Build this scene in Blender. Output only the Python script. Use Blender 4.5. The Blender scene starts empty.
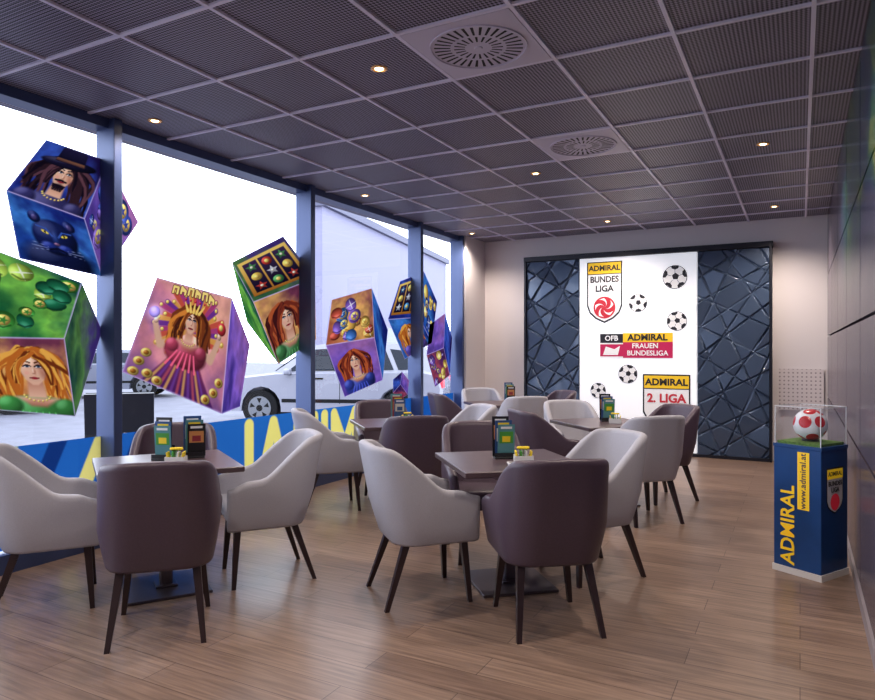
import bpy, bmesh, math, random
import numpy as np
from mathutils import Matrix, Vector
random.seed(7)
sc = bpy.context.scene
pi = math.pi

# ------------------------------------------------------------------ materials
def srgb(c):
    return tuple((x/12.92 if x <= 0.04045 else ((x+0.055)/1.055)**2.4) for x in c)
def rgb(r, g, b):
    return srgb((r/255, g/255, b/255)) + (1,)
MATS = {}
def mat(name, col, rough=0.5, metal=0.0, emit=None, es=1.0, noise=0.0, nscale=20, bump=0.0, coat=0.0, spec=0.5):
    if name in MATS: return MATS[name]
    m = bpy.data.materials.new(name); m.use_nodes = True
    nt = m.node_tree; b = nt.nodes['Principled BSDF']
    b.inputs['Base Color'].default_value = col
    b.inputs['Roughness'].default_value = rough
    b.inputs['Metallic'].default_value = metal
    b.inputs['Coat Weight'].default_value = coat
    b.inputs['Specular IOR Level'].default_value = spec
    if emit:
        b.inputs['Emission Color'].default_value = emit
        b.inputs['Emission Strength'].default_value = es
    if noise or bump:
        tc = nt.nodes.new('ShaderNodeTexCoord')
        n = nt.nodes.new('ShaderNodeTexNoise'); n.inputs['Scale'].default_value = nscale
        n.inputs['Detail'].default_value = 5
        nt.links.new(tc.outputs['Object'], n.inputs['Vector'])
        if noise:
            mr = nt.nodes.new('ShaderNodeMapRange')
            mr.inputs['From Min'].default_value = 0.3; mr.inputs['From Max'].default_value = 0.7
            mr.inputs['To Min'].default_value = 1-noise; mr.inputs['To Max'].default_value = 1+noise
            nt.links.new(n.outputs['Fac'], mr.inputs['Value'])
            vm = nt.nodes.new('ShaderNodeVectorMath'); vm.operation = 'SCALE'
            vm.inputs[0].default_value = col[:3]
            nt.links.new(mr.outputs['Result'], vm.inputs['Scale'])
            nt.links.new(vm.outputs['Vector'], b.inputs['Base Color'])
        if bump:
            bp = nt.nodes.new('ShaderNodeBump'); bp.inputs['Strength'].default_value = bump
            bp.inputs['Distance'].default_value = 0.01
            nt.links.new(n.outputs['Fac'], bp.inputs['Height'])
            nt.links.new(bp.outputs['Normal'], b.inputs['Normal'])
    MATS[name] = m
    return m

def print_film(name, K, tw=.6):
    """translucent film printed with the mesh's own colour attribute"""
    m = bpy.data.materials.new(name); m.use_nodes = True
    nt = m.node_tree; nt.nodes.clear()
    out = nt.nodes.new('ShaderNodeOutputMaterial')
    mx = nt.nodes.new('ShaderNodeMixShader'); mx.inputs[0].default_value = tw
    d = nt.nodes.new('ShaderNodeBsdfDiffuse'); t = nt.nodes.new('ShaderNodeBsdfTranslucent')
    nt.links.new(d.outputs[0], mx.inputs[1]); nt.links.new(t.outputs[0], mx.inputs[2])
    nt.links.new(mx.outputs[0], out.inputs[0])
    at = nt.nodes.new('ShaderNodeAttribute'); at.attribute_name = 'print'
    vm = nt.nodes.new('ShaderNodeVectorMath'); vm.operation = 'SCALE'; vm.inputs['Scale'].default_value = K
    nt.links.new(at.outputs['Color'], vm.inputs[0])
    nt.links.new(vm.outputs[0], d.inputs[0]); nt.links.new(vm.outputs[0], t.inputs[0])
    return m

def mth(nt, op, a, b=None, c=None):
    n = nt.nodes.new('ShaderNodeMath'); n.operation = op
    for i, v in enumerate((a, b, c)):
        if v is None: continue
        if isinstance(v, (int, float)): n.inputs[i].default_value = v
        else: nt.links.new(v, n.inputs[i])
    return n.outputs[0]
def mixc(nt, f, a, b):
    n = nt.nodes.new('ShaderNodeMix'); n.data_type = 'RGBA'
    for i, v in ((0, f), (6, a), (7, b)):
        if isinstance(v, (int, float)): n.inputs[i].default_value = v
        elif isinstance(v, tuple): n.inputs[i].default_value = v
        else: nt.links.new(v, n.inputs[i])
    return n.outputs[2]

def floor_mat():
    m = bpy.data.materials.new('wood_planks'); m.use_nodes = True
    nt = m.node_tree; b = nt.nodes['Principled BSDF']
    tc = nt.nodes.new('ShaderNodeTexCoord')
    br = nt.nodes.new('ShaderNodeTexBrick')
    br.offset = 0.37; br.inputs['Scale'].default_value = 1
    br.inputs['Brick Width'].default_value = 1.25; br.inputs['Row Height'].default_value = 0.18
    br.inputs['Mortar Size'].default_value = 0.0018; br.inputs['Mortar Smooth'].default_value = 0.2
    br.inputs['Color1'].default_value = rgb(146, 123, 109)
    br.inputs['Color2'].default_value = rgb(126, 104, 92)
    br.inputs['Mortar'].default_value = rgb(76, 60, 54)
    nt.links.new(tc.outputs['Object'], br.inputs['Vector'])
    mp = nt.nodes.new('ShaderNodeMapping'); mp.inputs['Scale'].default_value = (1.2, 22, 1)
    nt.links.new(tc.outputs['Object'], mp.inputs['Vector'])
    n = nt.nodes.new('ShaderNodeTexNoise'); n.inputs['Scale'].default_value = 2.2; n.inputs['Detail'].default_value = 7
    n.inputs['Distortion'].default_value = 0.6
    nt.links.new(mp.outputs[0], n.inputs['Vector'])
    r = nt.nodes.new('ShaderNodeValToRGB')
    r.color_ramp.elements[0].position = 0.3; r.color_ramp.elements[0].color = (0.62, 0.60, 0.59, 1)
    r.color_ramp.elements[1].position = 0.7; r.color_ramp.elements[1].color = (1.2, 1.18, 1.15, 1)
    nt.links.new(n.outputs['Fac'], r.inputs[0])
    mm = nt.nodes.new('ShaderNodeMix'); mm.data_type = 'RGBA'; mm.blend_type = 'MULTIPLY'; mm.inputs[0].default_value = 1
    nt.links.new(br.outputs['Color'], mm.inputs[6]); nt.links.new(r.outputs[0], mm.inputs[7])
    nt.links.new(mm.outputs[2], b.inputs['Base Color'])
    b.inputs['Roughness'].default_value = 0.33
    bp = nt.nodes.new('ShaderNodeBump'); bp.inputs['Strength'].default_value = 0.15; bp.inputs['Distance'].default_value = 0.002
    nt.links.new(n.outputs['Fac'], bp.inputs['Height']); nt.links.new(bp.outputs[0], b.inputs['Normal'])
    return m

def mesh_tile_mat():
    m = bpy.data.materials.new('perforated_metal_tile'); m.use_nodes = True
    nt = m.node_tree; b = nt.nodes['Principled BSDF']
    tc = nt.nodes.new('ShaderNodeTexCoord'); sp = nt.nodes.new('ShaderNodeSeparateXYZ')
    nt.links.new(tc.outputs['Object'], sp.inputs[0])
    k = 2*pi/0.021
    sx = mth(nt, 'SINE', mth(nt, 'MULTIPLY', sp.outputs[0], k))
    sy = mth(nt, 'SINE', mth(nt, 'MULTIPLY', sp.outputs[1], k))
    p = mth(nt, 'ADD', sx, sy)
    hole = mth(nt, 'MULTIPLY_ADD', p, 1.5, 0.5)
    hole = mth(nt, 'MINIMUM', mth(nt, 'MAXIMUM', hole, 0.0), 1.0)
    col = mixc(nt, hole, rgb(158, 150, 172), rgb(20, 17, 27))
    nt.links.new(col, b.inputs['Base Color'])
    b.inputs['Roughness'].default_value = 0.5; b.inputs['Metallic'].default_value = 0.1
    return m

def dots_mat():
    m = bpy.data.materials.new('perforated_white'); m.use_nodes = True
    nt = m.node_tree; b = nt.nodes['Principled BSDF']
    tc = nt.nodes.new('ShaderNodeTexCoord'); sp = nt.nodes.new('ShaderNodeSeparateXYZ')
    nt.links.new(tc.outputs['Object'], sp.inputs[0])
    k = 2*pi/0.05
    sx = mth(nt, 'SINE', mth(nt, 'MULTIPLY', sp.outputs[0], k))
    sy = mth(nt, 'SINE', mth(nt, 'MULTIPLY', sp.outputs[2], k))
    hole = mth(nt, 'GREATER_THAN', mth(nt, 'ADD', sx, sy), 1.25)
    nt.links.new(mixc(nt, hole, rgb(216, 206, 208), rgb(150, 138, 144)), b.inputs['Base Color'])
    b.inputs['Roughness'].default_value = 0.5
    return m

def glass_mat(name, k=.5, base=.025):
    m = bpy.data.materials.new(name); m.use_nodes = True
    nt = m.node_tree; nt.nodes.clear()
    out = nt.nodes.new('ShaderNodeOutputMaterial'); mx = nt.nodes.new('ShaderNodeMixShader')
    lw = nt.nodes.new('ShaderNodeLayerWeight'); lw.inputs['Blend'].default_value = .5
    f = mth(nt, 'MULTIPLY_ADD', mth(nt, 'POWER', lw.outputs['Facing'], 4.0), k, base)
    t = nt.nodes.new('ShaderNodeBsdfTransparent'); t.inputs[0].default_value = (0.95, 0.97, 1, 1)
    g = nt.nodes.new('ShaderNodeBsdfGlossy'); g.inputs['Roughness'].default_value = 0.02
    nt.links.new(f, mx.inputs[0]); nt.links.new(t.outputs[0], mx.inputs[1]); nt.links.new(g.outputs[0], mx.inputs[2])
    nt.links.new(mx.outputs[0], out.inputs[0])
    return m

def mural_mat():
    m = bpy.data.materials.new('printed_gloss_panel'); m.use_nodes = True
    nt = m.node_tree; b = nt.nodes['Principled BSDF']
    tc = nt.nodes.new('ShaderNodeTexCoord'); sp = nt.nodes.new('ShaderNodeSeparateXYZ')
    nt.links.new(tc.outputs['Object'], sp.inputs[0])
    n = nt.nodes.new('ShaderNodeTexNoise'); n.inputs['Scale'].default_value = 1.9; n.inputs['Detail'].default_value = 6
    n.inputs['Distortion'].default_value = 1.5
    nt.links.new(tc.outputs['Object'], n.inputs['Vector'])
    r = nt.nodes.new('ShaderNodeValToRGB')
    cr = r.color_ramp
    cr.elements[0].position = 0.3; cr.elements[0].color = rgb(20, 30, 84)
    cr.elements[1].position = 0.75; cr.elements[1].color = rgb(130, 136, 66)
    e = cr.elements.new(0.45); e.color = rgb(26, 56, 84)
    e = cr.elements.new(0.58); e.color = rgb(42, 84, 66)
    nt.links.new(n.outputs['Fac'], r.inputs[0])
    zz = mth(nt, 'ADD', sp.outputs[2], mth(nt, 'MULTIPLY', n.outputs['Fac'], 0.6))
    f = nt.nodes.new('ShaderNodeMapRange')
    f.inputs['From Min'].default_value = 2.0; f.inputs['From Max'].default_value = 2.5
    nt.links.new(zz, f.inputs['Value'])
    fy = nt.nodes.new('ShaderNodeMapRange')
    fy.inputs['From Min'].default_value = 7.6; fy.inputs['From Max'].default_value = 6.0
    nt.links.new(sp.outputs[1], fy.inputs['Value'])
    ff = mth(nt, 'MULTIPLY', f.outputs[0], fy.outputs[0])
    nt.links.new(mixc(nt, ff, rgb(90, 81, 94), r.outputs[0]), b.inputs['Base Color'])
    b.inputs['Roughness'].default_value = 0.22
    b.inputs['Specular IOR Level'].default_value = .25
    return m

# ------------------------------------------------------------------ mesh builder
class MB:
    def __init__(s): s.v=[]; s.f=[]; s.mi=[]; s.sm=[]; s.mats=[]
    def mid(s, m):
        if m not in s.mats: s.mats.append(m)
        return s.mats.index(m)
    def add(s, vs, fs, m, smooth=False, M=None):
        o = len(s.v); i = s.mid(m)
        for v in vs:
            v = Vector(v)
            s.v.append(M @ v if M else v)
        for f in fs:
            s.f.append([o+k for k in f]); s.mi.append(i); s.sm.append(smooth)
    def box(s, c, d, m, M=None, bev=0.0, seg=2):
        bm = bmesh.new(); bmesh.ops.create_cube(bm, size=1)
        for v in bm.verts: v.co = Vector((v.co.x*d[0], v.co.y*d[1], v.co.z*d[2]))
        if bev: bmesh.ops.bevel(bm, geom=bm.edges[:], offset=bev, segments=seg, profile=0.5, affect='EDGES')
        for v in bm.verts: v.co += Vector(c)
        bm.verts.index_update()
        s.add([v.co.copy() for v in bm.verts], [[v.index for v in f.verts] for f in bm.faces], m, bev > 0 and seg > 1, M)
        bm.free()
    def cone(s, c, r1, r2, h, m, n=24, M=None, ax='Z', smooth=True):
        vs = []
        for k, (r, z) in enumerate(((r1, -h/2), (r2, h/2))):
            for i in range(n):
                a = 2*pi*i/n; x, y = r*math.cos(a), r*math.sin(a)
                p = (x, y, z) if ax == 'Z' else ((z, x, y) if ax == 'X' else (y, z, x))
                vs.append(Vector(p)+Vector(c))
        s.add(vs, [[i, (i+1) % n, n+(i+1) % n, n+i] for i in range(n)], m, smooth, M)
        s.add(vs[:n], [list(range(n))[::-1]], m, False, M); s.add(vs[n:], [list(range(n))], m, False, M)
    def sphere(s, c, r, m, M=None, u=24, w=16, sc=(1,1,1)):
        vs = []; fs = []
        for j in range(w+1):
            t = pi*j/w
            for i in range(u):
                a = 2*pi*i/u
                vs.append((c[0]+r*sc[0]*math.sin(t)*math.cos(a), c[1]+r*sc[1]*math.sin(t)*math.sin(a), c[2]+r*sc[2]*math.cos(t)))
        for j in range(w):
            for i in range(u):
                fs.append([j*u+i, (j+1)*u+i, (j+1)*u+(i+1) % u, j*u+(i+1) % u])
        s.add(vs, fs, m, True, M)
    def obj(s, name, M=None, parent=None):
        me = bpy.data.meshes.new(name)
        me.from_pydata([tuple(v) for v in s.v], [], s.f)
        for m in s.mats: me.materials.append(m)
        for p, i, q in zip(me.polygons, s.mi, s.sm): p.material_index = i; p.use_smooth = q
        bm = bmesh.new(); bm.from_mesh(me)
        bmesh.ops.remove_doubles(bm, verts=bm.verts[:], dist=1e-6)
        bmesh.ops.recalc_face_normals(bm, faces=bm.faces[:]); bm.to_mesh(me); bm.free()
        return link(name, me, M, parent)
def link(name, data, M=None, parent=None):
    o = bpy.data.objects.new(name, data); sc.collection.objects.link(o)
    if parent: o.parent = parent
    if M is not None: o.matrix_basis = M
    return o
def text(body, size, M, m, parent, bold=0.012, name='lettering', sx=1.0):
    c = bpy.data.curves.new(name, 'FONT'); c.body = body; c.size = size
    c.align_x = 'CENTER'; c.align_y = 'CENTER'; c.offset = bold*size; c.resolution_u = 3
    c.extrude = 0.0005
    c.materials.append(m)
    return link(name, c, M @ Matrix.Diagonal((sx, 1, 1, 1)), parent)
def frame(origin, x, y):
    x = Vector(x).normalized(); y = Vector(y).normalized(); z = x.cross(y)
    M = Matrix((x, y, z)).transposed().to_4x4(); M.translation = Vector(origin)
    return M

# ------------------------------------------------------------------ room shell
H = 3.10; XL = -4.45; XR = 0.31; YB = 9.70; YF = -2.0
m_wall = mat('plaster_white', rgb(224, 217, 220), 0.7, bump=0.05, nscale=60)
m_frame = mat('window_frame_metal', rgb(70, 84, 124), 0.35, 0.3)
m_tbar = mat('ceiling_bar', rgb(234, 228, 248), 0.4, 0.0)
b = MB(); b.box(((XL+XR)/2-0.1, (YB+YF)/2, -0.05), (XR-XL+0.6, YB-YF+0.3, 0.1), floor_mat()); b.obj('floor')
b = MB(); b.box(((XL+XR)/2-0.1, (YB+YF)/2, H+0.05), (XR-XL+0.6, YB-YF+0.3, 0.1), mesh_tile_mat()); b.obj('ceiling')
b = MB(); b.box(((XL+XR)/2, YB+0.075, H/2), (XR-XL+0.5, 0.15, H), m_wall); b.obj('wall_back')
b = MB(); b.box(((XL+XR)/2, YF-0.075, H/2), (XR-XL+0.5, 0.15, H), m_wall); b.obj('wall_front')
b = MB(); b.box((-4.46, 9.36, H/2), (0.24, 0.68, H), m_wall); b.obj('wall_left')
b = MB(); b.box((XR+0.11, (YB+YF)/2, H/2), (0.18, YB-YF, H), mat('joint_dark', rgb(18, 16, 22), 0.8, spec=.1))
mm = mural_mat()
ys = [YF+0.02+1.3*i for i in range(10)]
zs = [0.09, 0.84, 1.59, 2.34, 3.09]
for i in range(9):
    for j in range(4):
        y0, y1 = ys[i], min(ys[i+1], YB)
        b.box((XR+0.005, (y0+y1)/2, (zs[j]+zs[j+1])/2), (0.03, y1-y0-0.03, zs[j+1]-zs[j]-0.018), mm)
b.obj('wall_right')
b = MB(); b.box((XR-0.012, (YB+YF)/2, 0.04), (0.016, YB-YF, 0.08), mat('baseboard_grey', rgb(150, 142, 150), 0.4)); b.obj('baseboard_right')
b = MB(); b.box((-0.0, YB-0.006, 0.04), (0.55, 0.012, 0.08), MATS['baseboard_grey']); b.obj('baseboard_back')

SX, SY, X0, Y0 = 0.65, 0.68, 0.06, 3.07
b = MB()
x = X0
while x > XL-0.1:
    b.box((x, (YB+YF)/2, H-0.006), (0.022, YB-YF, 0.014), m_tbar); x -= SX
y = Y0-SY*7
while y < YB:
    if y > YF: b.box(((XL+XR)/2, y, H-0.006), (XR-XL, 0.022, 0.0138), m_tbar)
    y += SY
b.obj('trim_ceiling_grid')

# ------------------------------------------------------------------ windows
mull = [-1.24, 1.01, 3.26, 5.50, 7.76, 9.0]
b = MB()
for y in mull[:-1]:
    b.box((-4.47, y, H/2), (0.20, 0.07, H), m_frame, bev=0.004, seg=1)
b.box((-4.47, 8.99, H/2), (0.20, 0.05, H), m_frame)
b.box((-4.50, (9.0+YF)/2, 0.06), (0.14, 9.0-YF, 0.12), m_frame)
b.box((-4.50, (9.0+YF)/2, 3.065), (0.14, 9.0-YF, 0.07), m_frame)
b.obj('trim_window_frame')
gm = glass_mat('window_glass')
edges = [YF]+mull
for i in range(len(edges)-1):
    b = MB(); y0, y1 = edges[i]+0.03, edges[i+1]-0.03
    b.add([(-4.53, y0, 0.12), (-4.53, y1, 0.12), (-4.53, y1, 3.03), (-4.53, y0, 3.03)], [[0, 1, 2, 3]], gm)
    b.obj('window_%d' % (i+1))

# ------------------------------------------------------------------ printed films: artwork painted on a fine mesh
def A(*c): return np.array(c, float)/255
class Cv:
    def __init__(s, nu, nv, au=1.0, av=1.0):
        s.nu, s.nv = nu, nv
        s.U, s.V = np.meshgrid(np.linspace(0, au, nu), np.linspace(0, av, nv))
        s.C = np.zeros((nv, nu, 3))
    def put(s, m, col):
        col = np.asarray(col)
        s.C = s.C*(1-m[..., None])+col*m[..., None]
    def fbm(s, seed, f=3, o=4):
        r = np.random.RandomState(seed); out = 0; amp = 1; tot = 0
        for k in range(o):
            g = r.rand(int(f)*2+4, int(f)*2+4)
            x = s.U*f; y = s.V*f; xi = x.astype(int) % (g.shape[0]-1); yi = y.astype(int) % (g.shape[0]-1); fx = x-np.floor(x); fy = y-np.floor(y)
            fx = fx*fx*(3-2*fx); fy = fy*fy*(3-2*fy)
            v = g[yi, xi]*(1-fx)*(1-fy)+g[yi, xi+1]*fx*(1-fy)+g[yi+1, xi]*(1-fx)*fy+g[yi+1, xi+1]*fx*fy
            out = out+amp*v; tot += amp; amp *= .5; f = f*2
        return out/tot
    def bg(s, c1, c2, c3, seed, ang=1.0):
        t = np.clip(s.U*math.cos(ang)+s.V*math.sin(ang), 0, 1.4)/1.4
        n = s.fbm(seed); t = np.clip(t+(n-.5)*1.1, 0, 1)[..., None]
        s.C = np.where(t < .5, c1*(1-2*t)+c2*2*t, c2*(2-2*t)+c3*(2*t-1))
        s.C *= (.8+.4*s.fbm(seed+9, 8))[..., None]
    def glow(s, u, v, r, col, k=1.0):
        d = np.exp(-((s.U-u)**2+(s.V-v)**2)/(r*r)); s.C = s.C+d[..., None]*col*k
    def ell(s, u, v, ru, rv, col, rot=0, soft=.12, sh=True, k=1.0):
        du, dv = s.U-u, s.V-v; c, sn = math.cos(rot), math.sin(rot)
        x = (du*c+dv*sn)/ru; y = (-du*sn+dv*c)/rv; q = np.sqrt(x*x+y*y)
        m = np.clip((1-q)/soft, 0, 1)*k
        cc = np.broadcast_to(col, s.C.shape)
        if sh:
            nz = np.sqrt(np.clip(1-q*q, 0, 1)); l = .5+.62*np.clip(-.45*x+.45*y+.75*nz, 0, 1)
            cc = col*l[..., None]+np.clip(l-.98, 0, 1)[..., None]*1.2
        s.put(m, cc)
    def dist(s, pts, taper=0.0, w=.01):
        best = np.full(s.U.shape, 9.0); n = len(pts)-1
        for i in range(n):
            (a, b_), (c, d) = pts[i], pts[i+1]
            L = (c-a)**2+(d-b_)**2+1e-9
            t = np.clip(((s.U-a)*(c-a)+(s.V-b_)*(d-b_))/L, 0, 1)
            dd = np.hypot(s.U-a-t*(c-a), s.V-b_-t*(d-b_))-w*(1-taper*(i+t)/n)
            best = np.minimum(best, dd)
        return best
    def line(s, pts, w, col, taper=0.0, soft=.008, k=1.0):
        d = s.dist(pts, taper, w); s.put(np.clip(1-d/soft, 0, 1)*k, col)
    def poly(s, pts, col, soft=.01, k=1.0, grad=None):
        ins = np.zeros(s.U.shape, bool); n = len(pts)
        for i in range(n):
            x1, y1 = pts[i]; x2, y2 = pts[(i+1) % n]
            if y1 == y2: continue
            ins ^= ((y1 > s.V) != (y2 > s.V)) & (s.U < (x2-x1)*(s.V-y1)/(y2-y1)+x1)
        d = s.dist(list(pts)+[pts[0]], 0, 0)
        m = np.where(ins, np.clip(.5+d/soft, 0, 1), np.clip(.5-d/soft, 0, 1))*k
        if grad is not None:
            lo = min(p[1] for p in pts); hi = max(p[1] for p in pts); t = np.clip((s.V-lo)/(hi-lo), 0, 1)[..., None]
            col = np.asarray(grad)*(1-t)+np.asarray(col)*t
        s.put(m, col)
    def edge(s, col, w=.02):
        d = np.minimum(np.minimum(s.U, 1-s.U), np.minimum(s.V, 1-s.V)); s.put(np.clip(1-d/w, 0, 1)*.8, col)
def star(cu, cv, r1, r2, n=8, a0=0):
    return [(cu+(r1 if i % 2 else r2)*math.cos(pi*i/n+a0), cv+(r1 if i % 2 else r2)*math.sin(pi*i/n+a0)) for i in range(2*n)]
SKIN, SKD = A(234, 180, 146), A(170, 100, 78)
GOLD, GOLD2 = A(250, 205, 100), A(160, 96, 34)
def portrait(c, hair, dress, cu=.5, cv=.58, s=1.0, hat=None, seed=1, beard=False, skin=SKIN):
    rn = random.Random(seed); h1, h2, h3 = hair
    for k in range(46):
        sd = -1 if k % 2 else 1; L = rn.uniform(.35, .75)*s; ph = rn.uniform(0, 6); a = rn.uniform(.10, .30)*s
        u0 = cu+sd*rn.uniform(0, .1)*s; v0 = cv+rn.uniform(.12, .23)*s
        pts = []
        for q in range(8):
            t = q/7; pts.append((u0+sd*(a*math.sin(min(1, t*1.7)*pi/2)+.03*s*math.sin(ph+6*t)), v0-L*t**1.25))
        c.line(pts, rn.uniform(.012, .028)*s, (h1, h2, h3)[rn.choice((0, 0, 1, 2))], .7, .012)
    c.ell(cu, cv-.50*s, .40*s, .22*s, dress, soft=.15)
    c.ell(cu-.26*s, cv-.42*s, .13*s, .12*s, dress*1.1, soft=.3); c.ell(cu+.26*s, cv-.42*s, .13*s, .12*s, dress*.95, soft=.3)
    if not beard:
        c.poly([(cu-.2*s, cv-.32*s), (cu+.2*s, cv-.32*s), (cu+.07*s, cv-.42*s), (cu-.07*s, cv-.42*s)], skin, .05, grad=SKD)
    c.poly([(cu-.065*s, cv-.05*s), (cu+.065*s, cv-.05*s), (cu+.085*s, cv-.32*s), (cu-.085*s, cv-.32*s)], SKD, .03, grad=skin)
    for k in range(6): c.line([(cu-.3*s+.1*k*s, cv-.72*s), (cu-.16*s+.06*k*s, cv-.48*s)], .006, dress*1.5+.05, .5)
    for k in range(9):
        a = pi*(1+(k+.5)/9); c.ell(cu+.12*s*math.cos(a), cv-.29*s+.07*s*math.sin(a), .015*s, .014*s, GOLD, soft=.4)
    c.ell(cu, cv+.01*s, .125*s, .165*s, skin, soft=.10)
    c.poly([(cu-.118*s, cv-.0*s), (cu+.118*s, cv-.0*s), (cu+.085*s, cv-.12*s), (cu+.025*s, cv-.18*s), (cu-.025*s, cv-.18*s), (cu-.085*s, cv-.12*s)], skin, .02, .85)
    c.ell(cu+.085*s, cv-.05*s, .05*s, .12*s, SKD, .3, .9, False, .7); c.ell(cu-.06*s, cv-.05*s, .035*s, .03*s, A(240, 150, 130), 0, 1, False, .6)
    for k in (-1, 1):
        e = cu+k*.05*s; y = cv+.022*s
        c.ell(e, y+.008*s, .043*s, .034*s, SKD*.75, 0, .9, False, .8)
        c.ell(e, y, .030*s, .015*s, A(245, 240, 240), 0, .3, False); c.ell(e+.002*s, y, .015*s, .015*s, A(30, 50, 70), 0, .3, False)
        c.line([(e-.034*s, y), (e, y+.019*s), (e+.034*s, y+.002*s)], .004*s, A(30, 16, 20), 0, .006)
        c.line([(e-k*.028*s, y+.042*s), (e+k*.01*s, y+.056*s), (e+k*.04*s, y+.04*s)], .006*s, h3*.8, .4, .006)
    c.ell(cu+.014*s, cv-.035*s, .016*s, .05*s, SKD, 0, .9, False, .7); c.ell(cu, cv-.055*s, .020*s, .012*s, SKD*.8, 0, .8, False, .6)
    c.ell(cu-.004*s, cv-.02*s, .008*s, .04*s, A(255, 226, 200), 0, .9, False, .6)
    c.ell(cu, cv-.105*s, .042*s, .017*s, A(190, 44, 56), 0, .35, False); c.line([(cu-.04*s, cv-.104*s), (cu+.04*s, cv-.104*s)], .002*s, A(90, 16, 30))
    if beard:
        c.ell(cu, cv-.165*s, .075*s, .055*s, h1, 0, .7, True, .9); c.line([(cu-.06*s, cv-.09*s), (cu, cv-.078*s), (cu+.06*s, cv-.09*s)], .010*s, h3, .2)
        for k in range(-4, 5): c.line([(cu+k*.016*s, cv-.15*s), (cu+k*.012*s, cv-.23*s)], .006*s, h3, .8)
    for k in range(22):
        sd = -1 if k % 2 else 1; ph = rn.uniform(0, 6); x0 = rn.uniform(-.01, .03)*s
        pts = [(cu+sd*(x0+(.14*s+.01*k/22)*math.sin(t*pi/2)+.014*s*math.sin(ph+5*t)), cv+.175*s-(.04+.30*t*t)*s*(t > 0)) for t in [q/6 for q in range(7)]]
        c.line(pts, rn.uniform(.010, .018)*s, (h1, h2, h3)[k % 3], .5, .010)
    if hat is not None:
        c.ell(cu, cv+.16*s, .36*s, .075*s, hat, .08, .12)
        c.poly([(cu-.18*s, cv+.16*s), (cu-.17*s, cv+.36*s), (cu-.06*s, cv+.41*s), (cu+.08*s, cv+.39*s), (cu+.16*s, cv+.35*s), (cu+.18*s, cv+.17*s)], hat*1.5, .015, grad=hat*.6)
        c.poly([(cu-.18*s, cv+.17*s), (cu-.178*s, cv+.21*s), (cu+.17*s, cv+.215*s), (cu+.18*s, cv+.175*s)], A(140, 90, 60), .01, grad=A(80, 50, 50))
def panther(c, seed=1):
    b0, b1 = A(16, 22, 56), A(54, 84, 160)
    c.ell(.5, .1, .5, .36, b0, soft=.3); c.ell(.5, .48, .30, .30, b0*1.3, soft=.12)
    for k in (-1, 1):
        c.ell(.5+k*.22, .74, .085, .10, b0*1.5, k*.3, .2); c.ell(.5+k*.22, .73, .045, .06, A(70, 60, 110), k*.3, .4)
        c.ell(.5+k*.10, .32, .12, .09, b0*2.2, soft=.4)
        c.ell(.5+k*.12, .54, .055, .024, A(240, 210, 70), k*.4, .3, False); c.ell(.5+k*.12, .54, .014, .022, A(10, 10, 10), 0, .3, False)
        c.line([(.5+k*.04, .50), (.5+k*.1, .60), (.5+k*.22, .61)], .008, b1, .4)
        for q in range(3): c.line([(.5+k*.12, .31-.025*q), (.5+k*.32, .34-.06*q)], .001, A(150, 160, 200), .6, .005, .7)
    c.ell(.5, .47, .06, .16, b1, 0, .9, True, .6); c.ell(.5, .38, .045, .026, A(120, 80, 110), 0, .3)
    c.line([(.40, .27), (.5, .31), (.60, .27)], .006, A(10, 12, 34), 0, .02)
def reels(c, cols):
    c.poly([(.05, .1), (.05, .9), (.95, .9), (.95, .1)], GOLD, .015, grad=GOLD2)
    for i in range(3):
        u0 = .11+i*.27
        c.poly([(u0, .16), (u0, .84), (u0+.24, .84), (u0+.24, .16)], A(60, 40, 70), .01, grad=A(20, 14, 30))
        for j in range(3):
            col = cols[(i*2+j) % len(cols)]; u, v = u0+.12, .28+.22*j
            if (i+j) % 2: c.ell(u, v, .09, .09, col, soft=.1); c.ell(u, v, .045, .045, GOLD, soft=.2)
            else: c.poly(star(u, v, .045, .10, 5, .3), col*1.1, .01, grad=col*.6); c.ell(u, v, .03, .03, A(255, 240, 200), soft=.3)
def gems(c, cols, seed=1):
    rn = random.Random(seed)
    for i in range(16):
        u, v, r = rn.uniform(.1, .9), rn.uniform(.1, .9), rn.uniform(.06, .17); col = cols[i % len(cols)]
        c.ell(u, v, r, r*rn.uniform(.6, 1), col, rn.uniform(0, 3), .08)
        if i % 3 == 0: c.ell(u, v, r*.6, r*.6, GOLD, 0, .1); c.poly(star(u, v, r*.2, r*.5, 5), col*.8, .01)
        if i % 3 == 1: c.poly(star(u, v, r*.12, r*.9, 4, .4), A(255, 250, 235), .01, .8)
        c.line([(u-r*.6, v-r*.5), (u, v-r*.75), (u+r*.6, v-r*.5)], .006, col*.4, 0, .01, .7)
def word(c, u0, u1, v, h, col, n=6, seed=3):
    rn = random.Random(seed); w = (u1-u0)/n
    for i in range(n):
        a = u0+i*w; dv = .02*math.sin(i*pi/(n-1))
        for col_, ww in ((A(70, 20, 30), .016), (col, .009)):
            c.line([(a+.1*w, v+dv), (a+.1*w, v+h+dv)], ww, col_, 0, .006)
            c.line([(a+.1*w, v+h+dv), (a+.65*w, v+h*rn.choice((1, .5))+dv), (a+.65*w, v+dv)], ww, col_, 0, .006)
            if i % 2: c.line([(a+.1*w, v+h*.5+dv), (a+.65*w, v+h*.5+dv)], ww, col_, 0, .006)
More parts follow.
